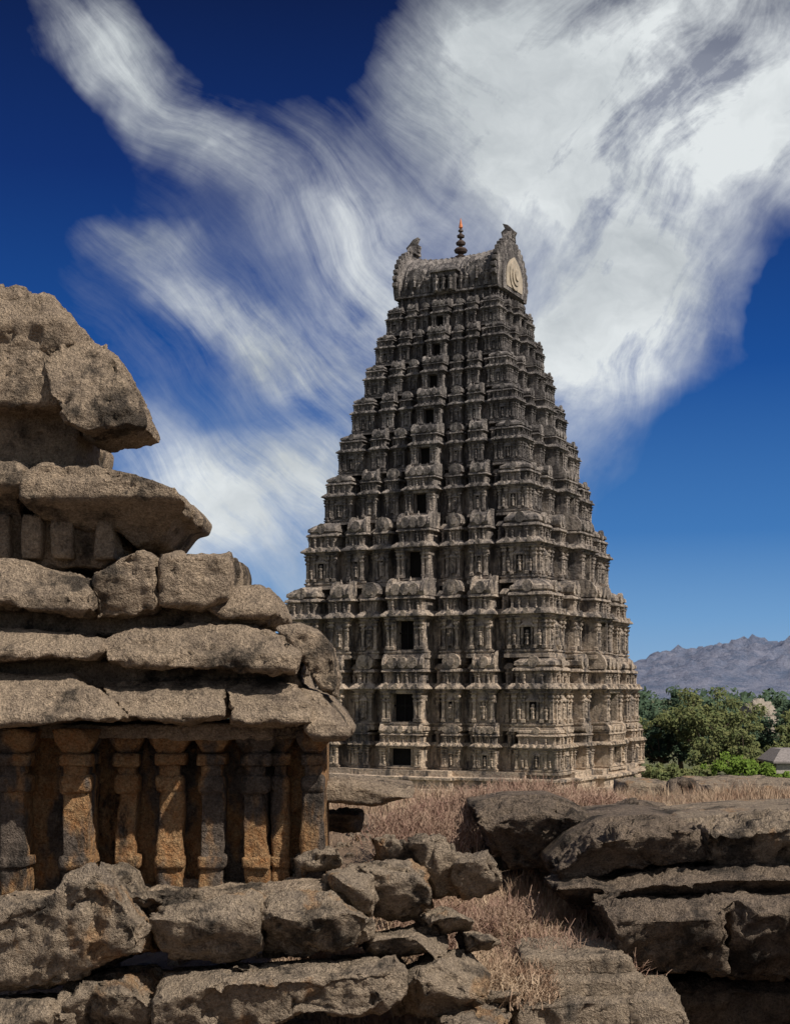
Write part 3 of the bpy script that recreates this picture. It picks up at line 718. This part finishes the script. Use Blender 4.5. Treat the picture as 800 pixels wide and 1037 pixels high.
# ------------------------------------------------------------ sky
w=D.worlds.new('World'); scene.world=w; w.use_nodes=True; nt=w.node_tree; g=N(nt)
bg=nt.nodes['Background']
sky=g.n('ShaderNodeTexSky',sky_type='NISHITA'); sky.sun_disc=False; sky.sun_elevation=EL; sky.sun_rotation=math.atan2(SUN_AZ[0],SUN_AZ[1])
dirv=g.n('ShaderNodeTexCoord').outputs['Generated']
sp=g.n('ShaderNodeSeparateXYZ'); g.l(dirv,sp.inputs[0])
ysafe=g.m('MAXIMUM',sp.outputs['Y'],.08)
u=g.m('DIVIDE',sp.outputs['X'],ysafe); vv=g.m('DIVIDE',sp.outputs['Z'],ysafe)
cb=g.n('ShaderNodeCombineXYZ'); g.l(u,cb.inputs[0]); g.l(vv,cb.inputs[1]); P=cb.outputs[0]
def warp(P,scale,amt,detail=4,rough=.5):
    x=g.n('ShaderNodeTexNoise'); x.inputs['Scale'].default_value=scale; x.inputs['Detail'].default_value=detail; x.inputs['Roughness'].default_value=rough; g.l(P,x.inputs['Vector'])
    s=g.n('ShaderNodeVectorMath',operation='SUBTRACT'); g.l(x.outputs['Color'],s.inputs[0]); s.inputs[1].default_value=(.5,.5,.5)
    k=g.n('ShaderNodeVectorMath',operation='SCALE'); g.l(s.outputs[0],k.inputs[0]); k.inputs['Scale'].default_value=amt
    a=g.n('ShaderNodeVectorMath',operation='ADD'); g.l(P,a.inputs[0]); g.l(k.outputs[0],a.inputs[1]); 
    m_=g.n('ShaderNodeVectorMath',operation='MULTIPLY'); g.l(a.outputs[0],m_.inputs[0]); m_.inputs[1].default_value=(1,1,0); return m_.outputs[0]
Wb=warp(P,6,.12,5,.55)
Wv=warp(P,3.0,.16,3)
def blob(cx,cy,rx,ry,ang,amp):
    mp=g.mapping(Wb,(rx/1440,ry/1440,1),(0,0,math.radians(ang)),((cx-400)/1440,(700-cy)/1440,0),'TEXTURE')
    l=g.n('ShaderNodeVectorMath',operation='LENGTH'); g.l(mp,l.inputs[0])
    return g.mr(l.outputs['Value'],.0,1,amp,0,True)
tot=None
for bl in ((660,50,330,230,0,1.6),(630,225,165,230,15,1.5),(600,350,125,115,25,1.2),(790,120,140,120,0,1.0),(480,130,160,200,0,.9),
           (350,390,150,160,0,.45),(240,510,230,80,8,1.15),(160,460,140,45,-12,.5),(175,100,250,55,-48,.85),(110,40,110,60,-35,.4),(215,325,240,50,-35,.9),(150,235,90,34,-20,.55),
           (370,260,200,70,-60,.65),(330,330,400,300,0,.36),(520,430,170,150,0,.6),(270,580,280,70,0,.5),
           (835,315,110,95,0,-1.2),(305,45,70,100,20,-.6),(30,180,90,110,0,-.4)):
    q=blob(*bl); tot=q if tot is None else g.m('ADD',tot,q)
r1=g.mapping(Wv,(1,1,1),(0,0,math.radians(44))); mp=g.mapping(r1,(4,24,1))
fib=g.noise(mp,1.7,9,.70,.3)
r2=g.mapping(Wv,(1,1,1),(0,0,math.radians(-58))); mpb=g.mapping(r2,(4,12,1),(0,0,0),(3,3,0))
fib2=g.noise(mpb,1.8,8,.66,.25)
leftm=g.mr(u,-.02,.12,1,0,True)
fsel=g.m('ADD',g.m('MULTIPLY',fib,leftm),g.m('MULTIPLY',fib2,g.m('SUBTRACT',1.0,leftm)))
fb2=g.noise(g.mapping(Wb,(1,1,1),(0,0,0),(6.3,2.7,0)),7,9,.64)
fm=g.m('ADD',g.m('MULTIPLY',fsel,.5),g.m('MULTIPLY',fb2,.5))
fm=g.mr(fm,.39,.63); fm.node.clamp=True
dens=g.m('MULTIPLY',tot,g.m('ADD',g.m('MULTIPLY',fm,1.0),.24))
dens=g.mr(dens,.05,1.12,0,.97)
dens.node.clamp=True
ramp=g.n('ShaderNodeValToRGB'); el=ramp.color_ramp; g.l(sp.outputs['Z'],ramp.inputs[0])
el.elements[0].position=0; el.elements[0].color=(.27,.44,.64,1)
el.elements[1].position=1; el.elements[1].color=(.04,.08,.22,1)
for p_,c_ in ((.05,(.15,.33,.60)),(.11,(.045,.18,.47)),(.22,(.006,.070,.30)),(.34,(.002,.024,.15)),(.44,(.001,.009,.065))):
    e_=el.elements.new(p_); e_.color=(*c_,1)
nis=g.mix(1.0,sky.outputs[0],(.1,.1,.1),'MULTIPLY')
base=g.mix(.97,nis,ramp.outputs[0])
cn=g.noise(g.mapping(Wb,(1,1,1),(0,0,0),(4.4,8.1,0)),5.5,7,.62)
ccol=g.mix(g.mr(cn,.40,.68),(.78,.82,.83),(.40,.44,.47))
skyc=g.mix(dens,base,ccol)
back=g.mr(sp.outputs['Y'],.25,-.25,0,.8,True)
bc=g.mix(g.mr(g.noise(dirv,2.5,3,.6),.4,.6),(.16,.21,.32),(.50,.50,.49))
skyc=g.mix(back,skyc,bc)
g.l(skyc,bg.inputs['Color']); bg.inputs['Strength'].default_value=1.0
# ------------------------------------------------------------ camera
cam=D.cameras.new('camera'); co=link(D.objects.new('camera',cam)); scene.camera=co
co.location=(0,0,0); co.rotation_euler=(math.radians(90),0,0)
cam.sensor_fit='VERTICAL'; cam.sensor_height=36; cam.sensor_width=27.8; cam.lens=50; cam.shift_y=.175
cam.clip_start=.1; cam.clip_end=20000
scene.view_settings.view_transform='Standard'; scene.view_settings.look='None'; scene.view_settings.exposure=0
